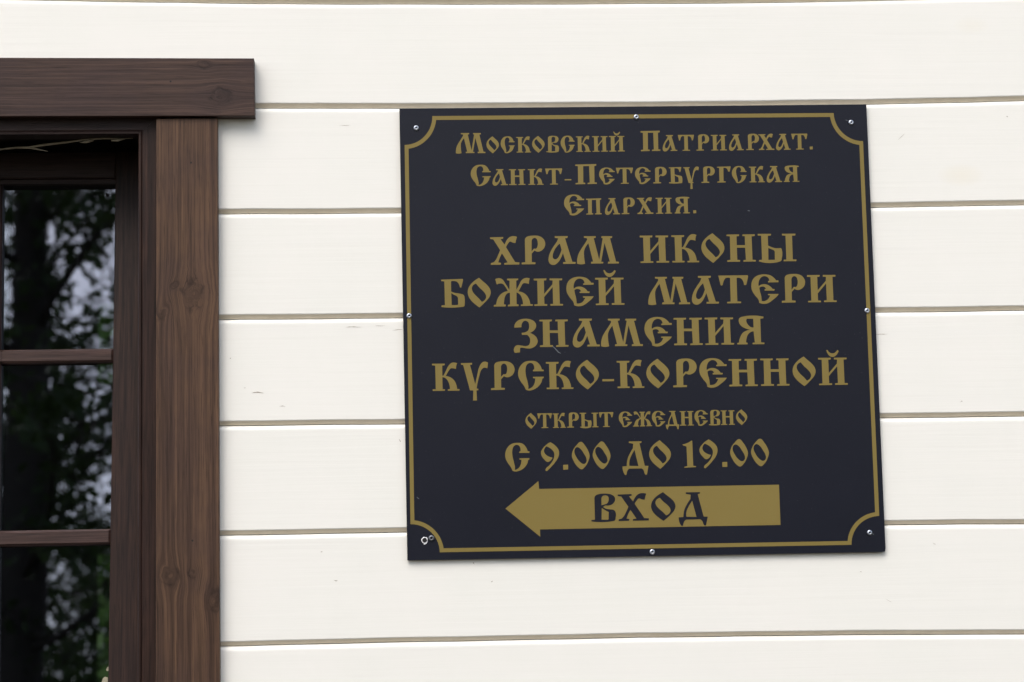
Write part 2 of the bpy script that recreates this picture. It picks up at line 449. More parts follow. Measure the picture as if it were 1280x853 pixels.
# sill
m = MB(); m.slab([Vector((xl + .02, -.06, WIN_BOT - .045)), Vector((h_r[0].x - .02, -.06, WIN_BOT - .045)), Vector((h_r[0].x - .02, -.06, WIN_BOT - .0105)), Vector((xl + .02, -.06, WIN_BOT - .0105))], .0595, .002)
fix_normals(m.build('sill', M['lintel'], win))
# fixed outer frame: mitred profile with a small bead on the inner edge
YF = -.002
fo_r = at(195, 500, YF).x + .012; fi_r = at(172.3, 500, YF).x
fo_t = WIN_TOP + .010; fi_t = at(100, 168.5, YF).z
fo_l, fi_l = 2*MX - fo_r, 2*MX - fi_r
fi_b = WIN_BOT + .022; fo_b = WIN_BOT - .01
def mitre(outer, inner, y0, y1, lip):
    """frame member between outer edge pair and inner edge pair, profile with bead; outer/inner: 2 points (x,z)"""
    m = MB(); (ax, az), (bx, bz) = outer; (cx, cz), (dx, dz) = inner
    prof = [(0, y1), (0, y0 + .0008), (.035, y0), (.80, y0), (.86, y0 + .0012), (.90, y0 - .0004), (.97, y0 - .0002), (1.0, y0 + .0022), (1.0, y1)]
    vs = []
    for (ox, oz), (ix, iz) in (((ax, az), (cx, cz)), ((bx, bz), (dx, dz))):
        vs += [(ox + (ix - ox) * t, y, oz + (iz - oz) * t) for t, y in prof]
    n = len(prof)
    m.add(vs, [(j, (j+1) % n, n + (j+1) % n, n + j) for j in range(n)] + [tuple(range(n)), tuple(range(2*n-1, n-1, -1))])
    return m
YB = .024
G_ = .0003
fix_normals(mitre([(fo_r, fo_b), (fo_r, fo_t)], [(fi_r, fi_b), (fi_r, fi_t)], YF, YB, 0).build('frame_stile', M['frame'], win))
fix_normals(mitre([(fo_l, fo_b), (fo_l, fo_t)], [(fi_l, fi_b), (fi_l, fi_t)], YF, YB, 0).build('frame_stile', M['frame'], win))
fix_normals(mitre([(fo_l + G_, fo_t), (fo_r - G_, fo_t)], [(fi_l + G_, fi_t), (fi_r - G_, fi_t)], YF, YB, 0).build('frame_head', M['frame_h'], win))
fix_normals(mitre([(fo_l + G_, fo_b), (fo_r - G_, fo_b)], [(fi_l + G_, fi_b), (fi_r - G_, fi_b)], YF, YB, 0).build('frame_bottom', M['frame_h'], win))
# tilted sash: plane Y = Y0 + K (Z - Z0)
Z0 = at(150, 853, .036).z; Y0, K = .038, .10
def sp(px, py, d=0.0): return at(px, py, Y0 + d, K, Z0)
class Sash:
    """box members lying in the tilted sash plane: u = X, v = Z, depth d behind the sash front"""
    @staticmethod
    def pt(x, z, d): return Vector((x - 0, Y0 + K * (z - Z0) + d, z - K * d))
    @staticmethod
    def bar(name, mat, x0, x1, z0, z1, d0, d1, bev=0.0, bot=None, parent=None, xs_b=None):
        """quad member; xs_b = (x0, x1) at the bottom when the member leans"""
        xb0, xb1 = xs_b or (x0, x1)
        fr = [(xb0, z0), (xb1, z0), (x1, z1), (x0, z1)]
        m = MB()
        if bev:
            b = bev
            ins = [(xb0 + b, z0 + b), (xb1 - b, z0 + b), (x1 - b, z1 - b), (x0 + b, z1 - b)]
            A = [Sash.pt(x, z, d0) for x, z in ins]; Bm = [Sash.pt(x, z, d0 + b) for x, z in fr]; D = [Sash.pt(x, z, d1) for x, z in fr]
            m.add(A + Bm + D, [(0, 1, 2, 3), (11, 10, 9, 8)] + [(r*4+i, r*4+i+4, r*4+(i+1) % 4+4, r*4+(i+1) % 4) for r in (0, 1) for i in range(4)])
        else:
            m.hexa([Sash.pt(x, z, d0) for x, z in fr], [Sash.pt(x, z, d1) for x, z in fr])
        return fix_normals(m.build(name, mat, parent or win))
zs_t = sp(100, 190).z                                # top edge of the sash
zs_b = fi_b + .002
gt = sp(143.5, 229, .008).z                          # glass opening top
px_gr_t, px_gr_b = sp(144.2, 233).x, sp(135.2, 853).x
def lean(z): 
    za, zb = sp(144.2, 233).z, sp(135.2, 853).z
    return px_gr_t + (px_gr_b - px_gr_t) * (z - za) / (zb - za)
so_r = fi_r + .004                                   # stile runs behind the fixed frame
gb = sp(70, 893).z
mul0, mul1 = MX - .008, sp(2.2, 500, .0).x - .006
mt = sp(2.6, 233, .0045).x; mb_ = mt + (sp(-1.5, 664, .0045).x - mt) * (gt - gb) / (sp(0, 233).z - sp(0, 664).z)
Sash.bar('sash_stile', M['frame'], lean(zs_t), so_r, zs_b, zs_t, 0, .058, .0012, xs_b=(lean(zs_b), so_r))
Sash.bar('sash_stile', M['frame'], 2*MX - so_r, 2*MX - lean(zs_t), zs_b, zs_t, 0, .058, .0012, xs_b=(2*MX - so_r, 2*MX - lean(zs_b)))
e = .0002
Sash.bar('sash_rail', M['frame_h'], 2*MX - lean(zs_t) + e, lean(zs_t) - e, gt + .006, zs_t, .0004, .058, .0012)
Sash.bar('sash_rail', M['frame_h'], 2*MX - lean(zs_b) + e, lean(zs_b) - e, zs_b, gb, .0004, .058, .0012)
# inner step round the glass
Sash.bar('glazing_bead', M['frame_h'], 2*MX - lean(gt) + e, lean(gt) - e, gt, gt + .0058, .007, .040)
Sash.bar('vertical_bar', M['frame'], mt - .016, mt, gb + e, gt - e, .0045, .0150, .002, xs_b=(mb_ - .016, mb_))
b1t, b1b = sp(70, 435.8).z, sp(70, 452.6).z
b2t, b2b = sp(70, 662.0).z, sp(70, 681.2).z
step = b1t - b2t; b3t, b3b = b2t - step, b2b - step
for n_, (zt, zb) in enumerate(((b1t, b1b), (b2t, b2b), (b3t, b3b))):
    if zb < gb + .05: continue
    Sash.bar('glazing_bar', M['sash_bar'], mul1 + e, lean(zt) - e, zb, zt, .0035, .0150, .0026, xs_b=(mul1 + e, lean(zb) - e))
    Sash.bar('glazing_bar', M['sash_bar'], 2*MX - lean(zt) + e, 2*MX - mul1 - e, zb, zt, .0035, .0150, .0026, xs_b=(2*MX - lean(zb) + e, 2*MX - mul1 - e))
tops = [gt] + [b1b, b2b, b3b]; bots = [b1t, b2t, b3t, gb]
PG = .0155
for zt, zb in zip(tops, bots):
    if zt - zb < .03: continue
    for sgn in (1, -1):
        xa, xb = mul1 - .003, lean(zt) + .006
        xa2, xb2 = xa, lean(zb) + .006
        if sgn < 0: xa, xb, xa2, xb2 = 2*MX - xb, 2*MX - xa, 2*MX - xb2, 2*MX - xa2
        m = MB(); fr = [(xa2, zb - .004), (xb2, zb - .004), (xb, zt + .004), (xa, zt + .004)]
        m.add([Sash.pt(x, z, PG) for x, z in fr], [(0, 1, 2, 3)])
        o = m.build('pane', M['glass'], win)
# small marks on the glass: a dried dark speck near the top corner, pale sealant in the lower corner
def blob(pts, mat, name):
    m = MB(); m.add([sp(px, py, PG - .0006) for px, py in pts], [tuple(range(len(pts)))]); m.build(name, mat, win)
blob([(132, 242), (134, 241.2), (136.6, 243.6), (135, 246.8), (133.2, 246)], M['nail'], 'speck')
blob([(132.6, 837.5), (134.0, 834.2), (135.6, 833.4), (135.6, 838.6), (133.6, 839.2)], M['sealant'], 'sealant_blob')
blob([(127, 853), (128.4, 848.4), (131, 846.2), (134.8, 847), (134.8, 858), (127, 858)], M['sealant'], 'sealant_blob')
# nail holes
def disc(px, py, r, y, n=12):
    c = at(px, py, y); m = MB()
    m.add([(c.x + r * math.cos(2*math.pi*i/n), c.y, c.z + r * math.sin(2*math.pi*i/n)) for i in range(n)], [tuple(range(n))]); return m
for px, py, y, par in ((213.2, 102, YL, 0), (238.8, 203.5, YC, 0), (240.5, 676, YC, 0)):
    disc(px, py, .0012, y - .0002).build('nail_hole', M['nail'], win)

# dim room behind the window
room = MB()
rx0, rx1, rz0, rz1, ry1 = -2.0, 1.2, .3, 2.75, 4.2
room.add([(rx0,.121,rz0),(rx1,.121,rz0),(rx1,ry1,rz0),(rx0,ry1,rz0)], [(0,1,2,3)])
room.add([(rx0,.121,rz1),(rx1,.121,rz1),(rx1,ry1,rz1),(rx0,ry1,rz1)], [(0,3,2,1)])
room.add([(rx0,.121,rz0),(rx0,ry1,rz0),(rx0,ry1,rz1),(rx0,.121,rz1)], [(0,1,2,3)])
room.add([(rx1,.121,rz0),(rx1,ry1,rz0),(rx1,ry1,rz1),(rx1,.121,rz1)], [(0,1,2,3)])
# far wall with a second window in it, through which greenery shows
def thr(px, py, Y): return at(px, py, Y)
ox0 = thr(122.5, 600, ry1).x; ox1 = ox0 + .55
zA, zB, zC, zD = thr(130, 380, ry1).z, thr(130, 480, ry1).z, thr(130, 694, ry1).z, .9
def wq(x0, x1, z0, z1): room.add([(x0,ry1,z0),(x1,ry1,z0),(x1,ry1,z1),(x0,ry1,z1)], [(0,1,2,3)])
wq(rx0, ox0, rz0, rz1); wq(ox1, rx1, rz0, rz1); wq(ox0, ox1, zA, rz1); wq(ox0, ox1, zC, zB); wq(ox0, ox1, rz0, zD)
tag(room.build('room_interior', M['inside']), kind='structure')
# greenery behind the far window
def leaves(mb, cen, rad, n, size, rng, flat_=0.0):
    for _ in range(n):
        while True:
            p = Vector((rng.uniform(-1, 1), rng.uniform(-1, 1), rng.uniform(-1, 1)))
            if p.length <= 1: break
        p = Vector(cen) + Vector((p.x * rad[0], p.y * rad[1], p.z * rad[2]))
        u = Vector((rng.gauss(0, 1), rng.gauss(0, 1), rng.gauss(0, 1))).normalized()
        v = u.cross(Vector((rng.gauss(0, 1), rng.gauss(0, 1), rng.gauss(0, 1)))).normalized()
        s_ = size * rng.uniform(.6, 1.3)
        mb.add([p - u*s_*.5, p + v*s_*.26, p + u*s_*.55, p - v*s_*.26], [(0, 1, 2, 3)])
rng = random.Random(3)
hb = MB()
gx = thr(131, 600, 7.0).x
leaves(hb, (gx, 7.0, 1.9), (1.2, .8, 2.4), 26000, .10, rng)
sh = empty('garden_shrub', (gx, 7, 0)); tag(sh, 'bright green shrub seen dimly through the window panes', 'shrub')
hb.build('foliage', M['hedge'], sh)
tr_ = MB(); tr_.tube([(gx, 7, 0), (gx + .05, 7, .8), (gx, 7, 1.8)], [.05, .04, .02]); tr_.build('stem', M['bark'], sh)

# ------------------------------------------------------------------ twig in the gap above the sash
m = MB(); pl = [(-60, 188), (0, 187), (20, 184.8), (36, 184.6), (50, 182), (80, 178.4), (108, 174.5), (130, 173.3), (150, 173.6), (166, 173)]
def tp(px, py, dy=0): return at(px, py, .045 - .026 * max(0, min(1, (px - 20) / 110)) + dy)
m.tube([tp(*p) for p in pl], [.0008, .0009, .0012, .0017, .0015, .0014, .0012, .0010, .0008, .0006])
twig = m.build('twig', M['twig']); tag(twig, 'thin dry forked twig caught in the dark gap above the tilted sash', 'twig')
m = MB(); m.tube([tp(37, 184.8), tp(48, 187), tp(60, 189.5)], [.0015, .0009, .0003]); m.build('side_shoot', M['twig'], twig)
m = MB(); m.tube([tp(100, 178.5, -.001), tp(108, 177.5, -.002), tp(117, 176, -.001)], [.0004, .0020, .0006]); m.build('bud', M['twig'], twig)
m = MB(); m.tube([tp(139, 176.0, -.001), tp(147, 175.6, -.002), tp(156, 174, -.001)], [.0008, .0018, .0006]); m.build('bud', M['twig'], twig)

# ------------------------------------------------------------------ sign
YS = -.0054; YSB = -.0016
cTL, cTR, cBR, cBL = (499.2, 136.0), (1083, 130.6), (1107.2, 690.3), (509.2, 700.8)
sg = empty('sign', at(803, 700, YSB)); tag(sg, 'square navy blue sign with gold Cyrillic lettering and an arrow pointing left', 'sign')
m = MB()
# slightly rounded corners, tiny sag in the sheet between the screws
def edge(a, b, n, wob): 
    out = []
    for i in range(n):
        t = i / n; px = a[0] + (b[0]-a[0]) * t; py = a[1] + (b[1]-a[1]) * t
        out.append(at(px, py, YS))
    return out
def corner(prev, c, nxt, r=3.0):
    c_ = Vector((c[0], c[1])); a = (Vector(prev) - c_).normalized() * r; b = (Vector(nxt) - c_).normalized() * r
    return [tuple(c_ + a), tuple(c_ + (a + b) * .16), tuple(c_ + b)]
pts = corner(cTL, cBL, cBR, 1.2) + corner(cBL, cBR, cTR, 5.0) + corner(cBR, cTR, cTL, 1.0) + corner(cTR, cTL, cBL, 1.0)
m.slab([at(px, py, YS) for px, py in pts], YSB - YS, .0004)
fix_normals(m.build('panel', M['navy'], sg))
# gold border with concave corners
RC = dict(TL=(505.2, 145.6), TR=(1077.3, 141.2), BR=(1100.6, 680.6), BL=(513.6, 691.3))
def bil(s, t):
    a = Vector(RC['TL']).lerp(Vector(RC['TR']), s); b = Vector(RC['BL']).lerp(Vector(RC['BR']), s); return a.lerp(b, t)
W_, H_ = 578.0, 542.0
def ring(inset, r):
    out = []; k = math.sqrt(max(r * r - inset * inset, 0)); N = 14
    a0 = math.asin(inset / r); a1 = math.pi/2 - a0
    for (cx, cy, sx, sy, rev) in ((0, 0, 1, 1, 0), (W_, 0, -1, 1, 1), (W_, H_, -1, -1, 0), (0, H_, 1, -1, 1)):
        arc = []
        for i in range(N + 1):
            a = a0 + (a1 - a0) * i / N; arc.append((cx + sx * r * math.cos(a), cy + sy * r * math.sin(a)))
        # go round: start TL at lower end -> upper end
        if not rev: arc = arc[::-1]
        out += arc
    return [bil(x / W_, y / H_) for x, y in out]
ro, ri = ring(0.001, 35.6), ring(4.9, 40.6)
YP = YS - .00022
m = MB(); n = len(ro)
m.add([at(p.x, p.y, YP) for p in ro] + [at(p.x, p.y, YP) for p in ri], [(i, (i+1) % n, n + (i+1) % n, n + i) for i in range(n)])
m.build('border', M['gold'], sg)
m = MB(); arrow = [(631.8, 636.0), (673.0, 601.6), (673.9, 611.4), (973.7, 606.1), (975.7, 656.4), (675.0, 662.0), (675.3, 671.2)]
m.add([at(px, py, YP) for px, py in arrow], [(0, 1, 6), (1, 2, 5), (1, 5, 6), (2, 3, 4), (2, 4, 5)]); m.build('arrow', M['gold'], sg)

# letter outlines: x,y ; ~ marks a smooth point ; '|' parts loops, first loop outer, 'H' prefix hole
GL = {
 # char: (zoom, base y, left x, left px in the picture, em x, em y, outline)
 'Х': (15.238, 655, 45, 613, 34.3, 34.3, "45,135 298,128 298,160 250,172 325,275 ~362,195 ~410,138 ~470,113 562,125 ~545,180 532,242 ~480,235 ~430,215 ~390,255 352,322 525,605 608,612 605,652 318,655 320,625 385,612 275,440 ~235,520 205,612 258,620 252,655 62,658 65,625 115,612 ~160,560 ~205,465 240,378 110,175 50,165"),
 'Р': (15.238, 647, 640, 652, 34.3, 34.3, "640,650 640,615 708,608 700,172 ~725,132 ~780,110 ~870,101 ~960,108 ~1040,150 ~1087,240 ~1070,330 ~1010,390 ~940,407 885,385 830,445 832,605 902,610 900,645 |H 828,400 828,215 ~843,168 ~885,145 ~925,168 ~943,220 ~943,290 ~918,345 875,347"),
 'А': (13.333, 555, 47, 685.6, 34.3, 34.3, "150,92 368,90 362,122 322,128 445,520 500,522 495,553 290,555 292,525 335,522 288,375 ~262,440 ~215,520 ~165,562 ~120,572 ~75,555 ~50,510 ~52,435 ~78,355 ~130,265 ~190,175 208,128 152,122 |H 235,215 265,318 ~235,400 ~205,452 ~160,478 ~125,460 ~117,420 ~135,350 ~175,280"),
 'М': (13.333, 549, 522, 721.2, 34.3, 34.3, "635,93 835,92 832,120 800,127 892,485 950,128 925,118 930,92 1110,92 1105,122 1072,127 1172,515 1220,518 1218,547 1035,549 1038,518 1070,515 980,205 925,518 962,520 958,547 755,549 758,518 790,515 712,210 ~668,270 ~640,340 ~640,430 658,550 ~590,562 525,552 ~524,490 ~545,395 ~590,310 ~650,220 692,150 685,125 640,120"),
 'И': (15.238, 612, 35, 800.2, 34.3, 34.3, "40,95 282,92 275,128 232,130 240,385 395,205 398,130 340,125 340,92 582,92 578,125 522,128 538,575 602,578 598,608 360,610 358,580 412,575 400,255 240,445 245,578 300,583 298,612 58,615 50,588 118,582 105,132 38,128"),
 'К': (15.238, 608, 640, 840, 34.3, 34.3, "640,92 885,90 880,122 835,128 838,318 862,318 ~905,230 ~955,130 ~1020,74 1120,85 ~1103,130 1100,195 ~1050,182 ~1000,182 ~950,245 905,326 ~1000,355 ~1070,415 ~1110,500 1125,575 1172,577 1168,605 950,608 945,580 988,575 ~975,490 ~940,410 ~890,362 840,350 848,575 895,580 890,608 662,610 658,580 718,578 702,128 640,122"),
 'О': (15.238, 652, 78, 877.1, 34.3, 34.3, "290,103 ~345,152 ~440,235 ~498,310 ~517,385 ~497,460 ~445,530 305,668 ~235,617 ~150,540 ~98,462 ~78,380 ~95,290 ~150,208 |H 235,213 ~300,290 ~370,355 ~418,418 ~430,470 ~405,525 350,562 ~290,495 ~220,428 ~170,360 ~156,300 ~180,245"),
 'Н': (15.238, 641, 562, 908.9, 34.3, 34.3, "566,122 805,120 800,152 755,157 760,325 918,325 912,155 865,152 870,120 1105,118 1100,152 1042,157 1060,602 1125,606 1120,636 885,640 888,610 935,604 920,374 762,374 770,604 828,608 822,640 580,643 580,612 640,605 628,157 562,152"),
 'Ы': (21.333, 895, 130, 948.1, 34.3, 34.3, "130,162 488,160 480,208 400,212 405,470 ~480,507 ~560,535 ~640,545 745,540 ~765,562 770,820 ~762,870 ~735,893 165,898 165,862 245,850 222,212 130,207 |H 410,540 ~500,575 ~560,600 585,640 588,852 416,856 |O 775,160 1140,155 1130,205 1045,210 1065,842 1165,846 1160,890 820,893 825,850 895,844 870,212 780,206"),
 'Б': (15.238, 670, 55, 551.6, 34.3, 34.3, "55,150 470,135 475,160 440,300 415,300 ~385,218 ~350,186 245,182 248,375 ~320,402 ~400,413 450,425 ~490,447 ~503,490 505,620 ~495,658 ~460,668 62,672 65,640 130,635 118,182 62,178 |H 250,405 ~310,442 ~350,460 378,498 382,600 ~374,626 ~345,632 258,632"),
 'Ж': (15.238, 739, 78, 617.1, 34.3, 34.3, "105,222 ~180,203 ~240,225 ~300,310 375,430 378,252 330,242 332,213 545,210 540,240 505,250 508,425 ~560,330 ~610,240 ~680,200 765,210 ~750,260 748,315 ~690,300 ~640,302 ~595,370 548,455 ~640,482 ~710,540 ~755,620 772,697 822,702 818,730 592,734 595,705 635,700 ~618,600 ~580,520 510,475 512,697 552,705 548,736 345,741 348,712 388,702 385,480 ~330,498 ~290,560 ~275,640 270,702 308,708 302,742 78,745 80,714 125,705 ~145,610 ~200,520 ~270,470 345,450 ~300,370 ~250,313 ~200,305 135,325"),
 'Е': (15.238, 752, 65, 708.3, 34.3, 34.3, "585,358 390,362 385,337 412,330 ~395,280 ~350,247 ~290,247 ~235,290 ~205,375 208,435 ~260,402 ~345,397 ~420,430 470,485 512,488 505,518 320,518 318,492 345,486 ~320,450 ~270,440 220,463 ~230,530 ~252,610 262,715 ~330,712 ~380,682 ~410,640 425,607 385,605 382,580 588,580 ~555,625 ~480,690 ~390,752 ~300,770 215,750 ~200,690 ~130,600 ~78,510 ~66,420 ~90,320 ~150,250 ~240,214 ~350,209 ~440,230 ~505,278 540,322 585,322"),
 'З': (15.238, 674, 92, 642, 34.3, 34.3, "105,302 ~115,235 ~170,168 ~280,133 ~400,140 ~490,188 ~522,260 ~490,340 400,400 ~480,440 ~535,500 ~550,570 ~515,640 ~430,693 ~330,695 ~240,682 215,692 212,770 115,782 ~96,740 ~105,680 ~150,637 ~230,640 ~330,652 ~385,628 ~406,570 ~400,500 350,437 250,437 245,397 ~320,385 ~365,355 385,308 ~385,240 ~365,192 ~310,168 ~260,202 242,292"),
 'Я': (15.238, 620, 662, 921.4, 34.3, 34.3, "1165,92 1160,125 1102,132 1118,582 1185,586 1180,616 958,619 955,590 1000,584 975,372 ~920,387 ~865,440 ~840,520 832,582 865,590 860,620 665,622 665,594 698,586 ~715,500 ~770,400 ~840,360 915,340 ~800,308 ~730,260 ~692,180 ~705,122 ~770,92 |H 968,132 975,298 ~920,290 ~860,232 ~835,170 850,132"),
 'У': (15.238, 606, 590, 576.7, 34.3, 34.3, "592,88 808,82 805,115 765,122 865,490 ~900,330 ~940,165 ~1000,75 ~1050,60 1110,80 1095,190 ~1040,175 ~990,205 ~940,340 892,570 928,577 925,605 888,608 898,798 822,800 830,608 765,605 635,120 595,118"),
 'С': (15.238, 652, 638, 647.9, 34.3, 34.3, "1128,277 1125,305 920,305 922,280 945,270 ~940,200 ~910,157 ~860,146 ~805,182 ~780,260 ~785,370 ~812,480 835,580 832,640 ~890,618 ~940,560 965,440 925,437 925,410 1128,408 1125,435 1100,445 ~1080,520 ~1020,600 ~930,655 ~850,672 785,655 ~755,590 ~690,500 ~646,410 ~640,310 ~680,205 ~760,130 ~870,106 ~980,120 ~1050,182 1090,270"),
 'Т': (15.238, 686, 105, 898.8, 34.3, 34.3, "105,157 665,150 675,175 640,328 ~618,338 595,333 ~572,250 ~530,207 455,202 468,647 542,652 540,682 275,686 275,657 342,650 330,202 ~245,207 ~215,250 190,335 ~168,346 150,338"),
 'П': (21.333, 728, 97, 800.6, 25.2, 25.2, "100,195 630,180 630,225 580,235 590,677 650,683 645,720 415,724 415,692 468,681 450,236 300,239 305,681 355,690 350,724 110,732 110,698 175,686 165,240 98,232"),
 'Г': (21.333, 621, 818, 896.5, 20.2, 20.2, "825,190 1195,178 1195,210 1170,320 1125,320 ~1100,250 ~1060,222 998,218 1002,582 1062,586 1055,616 830,621 832,592 890,584 880,220 820,215"),
 'Д': (16.41, 655, 98, 778, 32.4, 33.1, "228,100 490,98 485,130 445,138 555,600 630,605 602,770 ~577,785 ~555,762 ~530,690 490,655 240,658 ~205,690 180,775 ~160,788 ~140,772 98,612 185,605 ~205,450 ~260,325 312,240 318,150 228,130 |H 345,275 ~275,400 ~240,500 240,600 425,606"),
 '9': (16.41, 683, 830, 676.6, 32.4, 33.1, "1020,114 ~1120,180 ~1188,265 ~1203,345 ~1178,440 ~1095,560 955,705 ~930,700 ~925,668 ~1010,580 ~1075,490 ~1105,400 ~1095,320 ~1035,250 940,200 ~905,245 ~892,300 ~922,360 ~980,403 1068,430 ~1020,500 ~965,520 ~900,470 ~845,395 ~832,315 ~885,220"),
 '0': (16.41, 673, 313, 715.1, 32.4, 33.1, "~500,107 ~590,195 ~655,310 ~678,400 ~645,520 ~580,625 ~515,672 ~430,618 ~350,500 ~313,390 ~338,280 ~410,175 |H ~425,218 ~490,252 ~560,350 ~608,440 ~612,520 ~560,562 ~480,520 ~400,410 ~364,310 ~380,245"),
 '1': (16.41, 697, 95, 853.7, 32.4, 33.1, "95,224 ~190,198 290,142 298,155 318,660 378,672 375,690 135,702 138,682 198,668 180,267 105,242"),
 '.': (16.41, 678, 130, 703.9, 32.4, 33.1, "130,580 232,575 232,675 130,680"),
 'В': (15.238, 668, 75, 738.9, 36.3, 33.1, "75,665 78,640 145,635 135,240 ~152,180 ~220,148 ~350,140 ~450,155 ~518,205 ~528,268 ~490,330 ~430,362 345,362 300,390 ~350,425 ~430,440 ~500,452 ~535,490 538,600 ~525,650 ~480,665 |H 270,362 268,255 ~285,192 ~340,172 ~395,195 ~407,260 ~385,318 330,345 |H 274,410 ~350,460 408,490 405,622 395,638 272,635"),
 '-': (15.238, 0, 0, 753.2, 34.3, 34.3, "0,-174 222,-174 222,-134 0,-134"),
}
BREVE = "195,-55 222,-52 ~260,-5 ~310,10 ~360,-5 405,-53 432,-37 ~400,25 ~350,70 ~300,78 ~250,55 ~215,5"
def smooth_loop(spec):
    raw = [(q.startswith('~'), tuple(float(v) for v in q.lstrip('~').split(','))) for q in spec.split()]
    n = len(raw); P_ = [Vector(p) for _, p in raw]; out = []
    for i in range(n):
        a, b = P_[i], P_[(i+1) % n]; sa, sb = raw[i][0], raw[(i+1) % n][0]
        out.append(a)
        if not sa and not sb: continue
        L = (b - a).length
        def tang(j):
            pr, nx = P_[j-1], P_[(j+1) % n]; c = P_[j]
            d = ((c - pr).normalized() + (nx - c).normalized()); return d.normalized()
        ta = tang(i) if sa else None; tb = tang((i+1) % n) if sb else None
        if ta is None: ta = ((b - a) * 2 - tb * L).normalized() if tb is not None else (b-a).normalized()
        if tb is None: tb = ((b - a) * 2 - ta * L).normalized()
        for k in range(1, 6):
            t = k / 6; h0 = 2*t**3-3*t*t+1; h1 = t**3-2*t*t+t; h2 = -2*t**3+3*t*t; h3 = t**3-t*t
            out.append(a * h0 + ta * L * h1 + b * h2 + tb * L * h3)
    return out
def leanx(px): return .0178 + (px - 504) * 4.27e-5      # how far uprights lean on this sheet at px, from its two side edges
def slope(py): return -.0120 - (py - 135) * .0064 / 560
GCACHE = {}
def glyph(ch):
    """loops in em units (x right, y up from the baseline)"""
    if ch in GCACHE: return GCACHE[ch]
    key = 'И' if ch == 'Й' else ch
    zm, by, lx, lpx, emx, emy, spec = GL[key]
    parts = []
    for s_ in spec.split('|'):
        k = 'O'
        if s_[0] in 'HO': k, s_ = s_[0], s_[1:]
        parts.append((k, smooth_loop(s_)))
    if ch == 'Й': parts.append(('O', smooth_loop(BREVE)))
    L_ = leanx(lpx + 15) if ch not in '-.' else 0; sl_ = -.0125 if ch not in '-.' else 0
    out = []
    for k, lp in parts:
        q = []
        for p in lp:
            dx = (p.x - lx) / zm; dy = (p.y - by) / zm
            dy2 = dy - sl_ * (dx - 12); dx2 = dx - L_ * dy
            q.append(Vector((dx2 / emx, -dy2 / emy)))
        out.append((k, q))
    # group holes with the outer before them
    groups = []
    for k, q in out:
        if k == 'O': groups.append([q])
        else: groups[-1].append(q)
    x0 = min(v.x for g_ in groups for lp in g_ for v in lp)
    if ch == 'Й': x0 = min(v.x for v in groups[0][0])
    for g_ in groups:
        for lp in g_:
            for v in lp: v.x -= x0
    GCACHE[ch] = groups
    return groups
def text_line(items, base, ex, ey, label, mat, y, name='text_line'):
    """items: (char, left px, [size key]); base: ((px,py),(px,py)) baseline; ex, ey: em in px, or dict for capital/small"""
    (xa, ya), (xb, yb) = base; sb = (yb - ya) / (xb - xa)
    par = bpy.data.objects.new(name, None); COL.objects.link(par); par.parent = sg; par.location = -Vector(sg.location); par.empty_display_size = .01; par['label'] = label
    for it in items:
        m = MB(); ch, lx = it[0], it[1]; small = len(it) > 2
        x_, y_ = (ex[1], ey[1]) if small else (ex[0], ey[0])
        for g_ in glyph(ch):
            loops = []
            for lp in g_:
                vs = []
                for v in lp:
                    up_ = v.y * y_; X = lx + v.x * x_
                    by_ = ya + (X - xa) * sb
                    # left px was read at the leftmost point, near the foot for most letters
                    px = X - leanx(lx + 12) * (up_ - 6.0 * (y_ / 34.0)); py = by_ - up_
                    vs.append(at(px, py, y))
                loops.append(vs)
            flat_ = [v for lp in loops for v in lp]
            tris = tessellate_polygon([[Vector((v.x, v.z, 0)) for v in lp] for lp in loops])
            n0 = len(m.v); m.v += [tuple(v) for v in flat_]
            for t in tris:
                a, b, c = (flat_[i] for i in t)
                if ((b - a).cross(c - a)).y > 0: t = (t[0], t[2], t[1])
                m.f.append(tuple(i + n0 for i in t)); m.sm.append(False)
        m.build('full_stop' if ch == '.' else 'hyphen' if ch == '-' else 'digit' if ch in '190' else 'letter', mat, par)
    return par
s = 's'
text_line([('М',569.75),('О',608.2,s),('С',626,s),('К',645.6,s),('О',665.3,s),('В',682.8,s),('С',701,s),('К',720.2,s),('И',740.4,s),('Й',761.4,s),
           ('П',801,),('А',828.3,s),('Т',847.7,s),('Р',870.5,s),('И',888.9,s),('А',911.2,s),('Р',932.8,s),('Х',948.3,s),('А',970,s),('Т',989.6,s),('.',1012.2,s)],
          ((575, 191.7), (1000, 187.2)), (24.3, 18.6), (25.2, 19.6), 'first line of gold small capitals reading Московский Патриархат.', M['gold'], YP)
text_line([('С',588.6),('А',615.6,s),('Н',636.4,s),('К',660.2,s),('Т',681.8,s),('-',705.9,s),('П',719.3),('Е',749.2,s),('Т',770.3,s),('Е',794,s),('Р',816.5,s),('Б',836.2,s),
           ('У',854.6,s),('Р',876.7,s),('Г',896.5,s),('С',915.1,s),('К',936.7,s),('А',958.3,s),('Я',979.7,s)],
          ((600, 232.0), (990, 227.6)), (26.6, 19.6), (24.8, 19.8), 'second line of gold small capitals reading Санкт-Петербургская', M['gold'], YP)
text_line([('Е',705.3),('П',732.8,s),('А',756.2,s),('Р',777,s),('Х',796.5,s),('И',819.9,s),('Я',843.3,s),('.',866.5,s)],
          ((745, 268.4), (855, 267.0)), (25.3, 19.2), (24.4, 20.0), 'third line of gold small capitals reading Епархия.', M['gold'], YP)
text_line([('Х',613),('Р',652),('А',685.6),('М',721.2),('И',800.2),('К',840),('О',877.1),('Н',908.9),('Ы',948.1)],
          ((630, 331.0), (970, 326.8)), (34.3,), (34.3,), 'large gold capitals reading ХРАМ ИКОНЫ', M['gold'], YP)
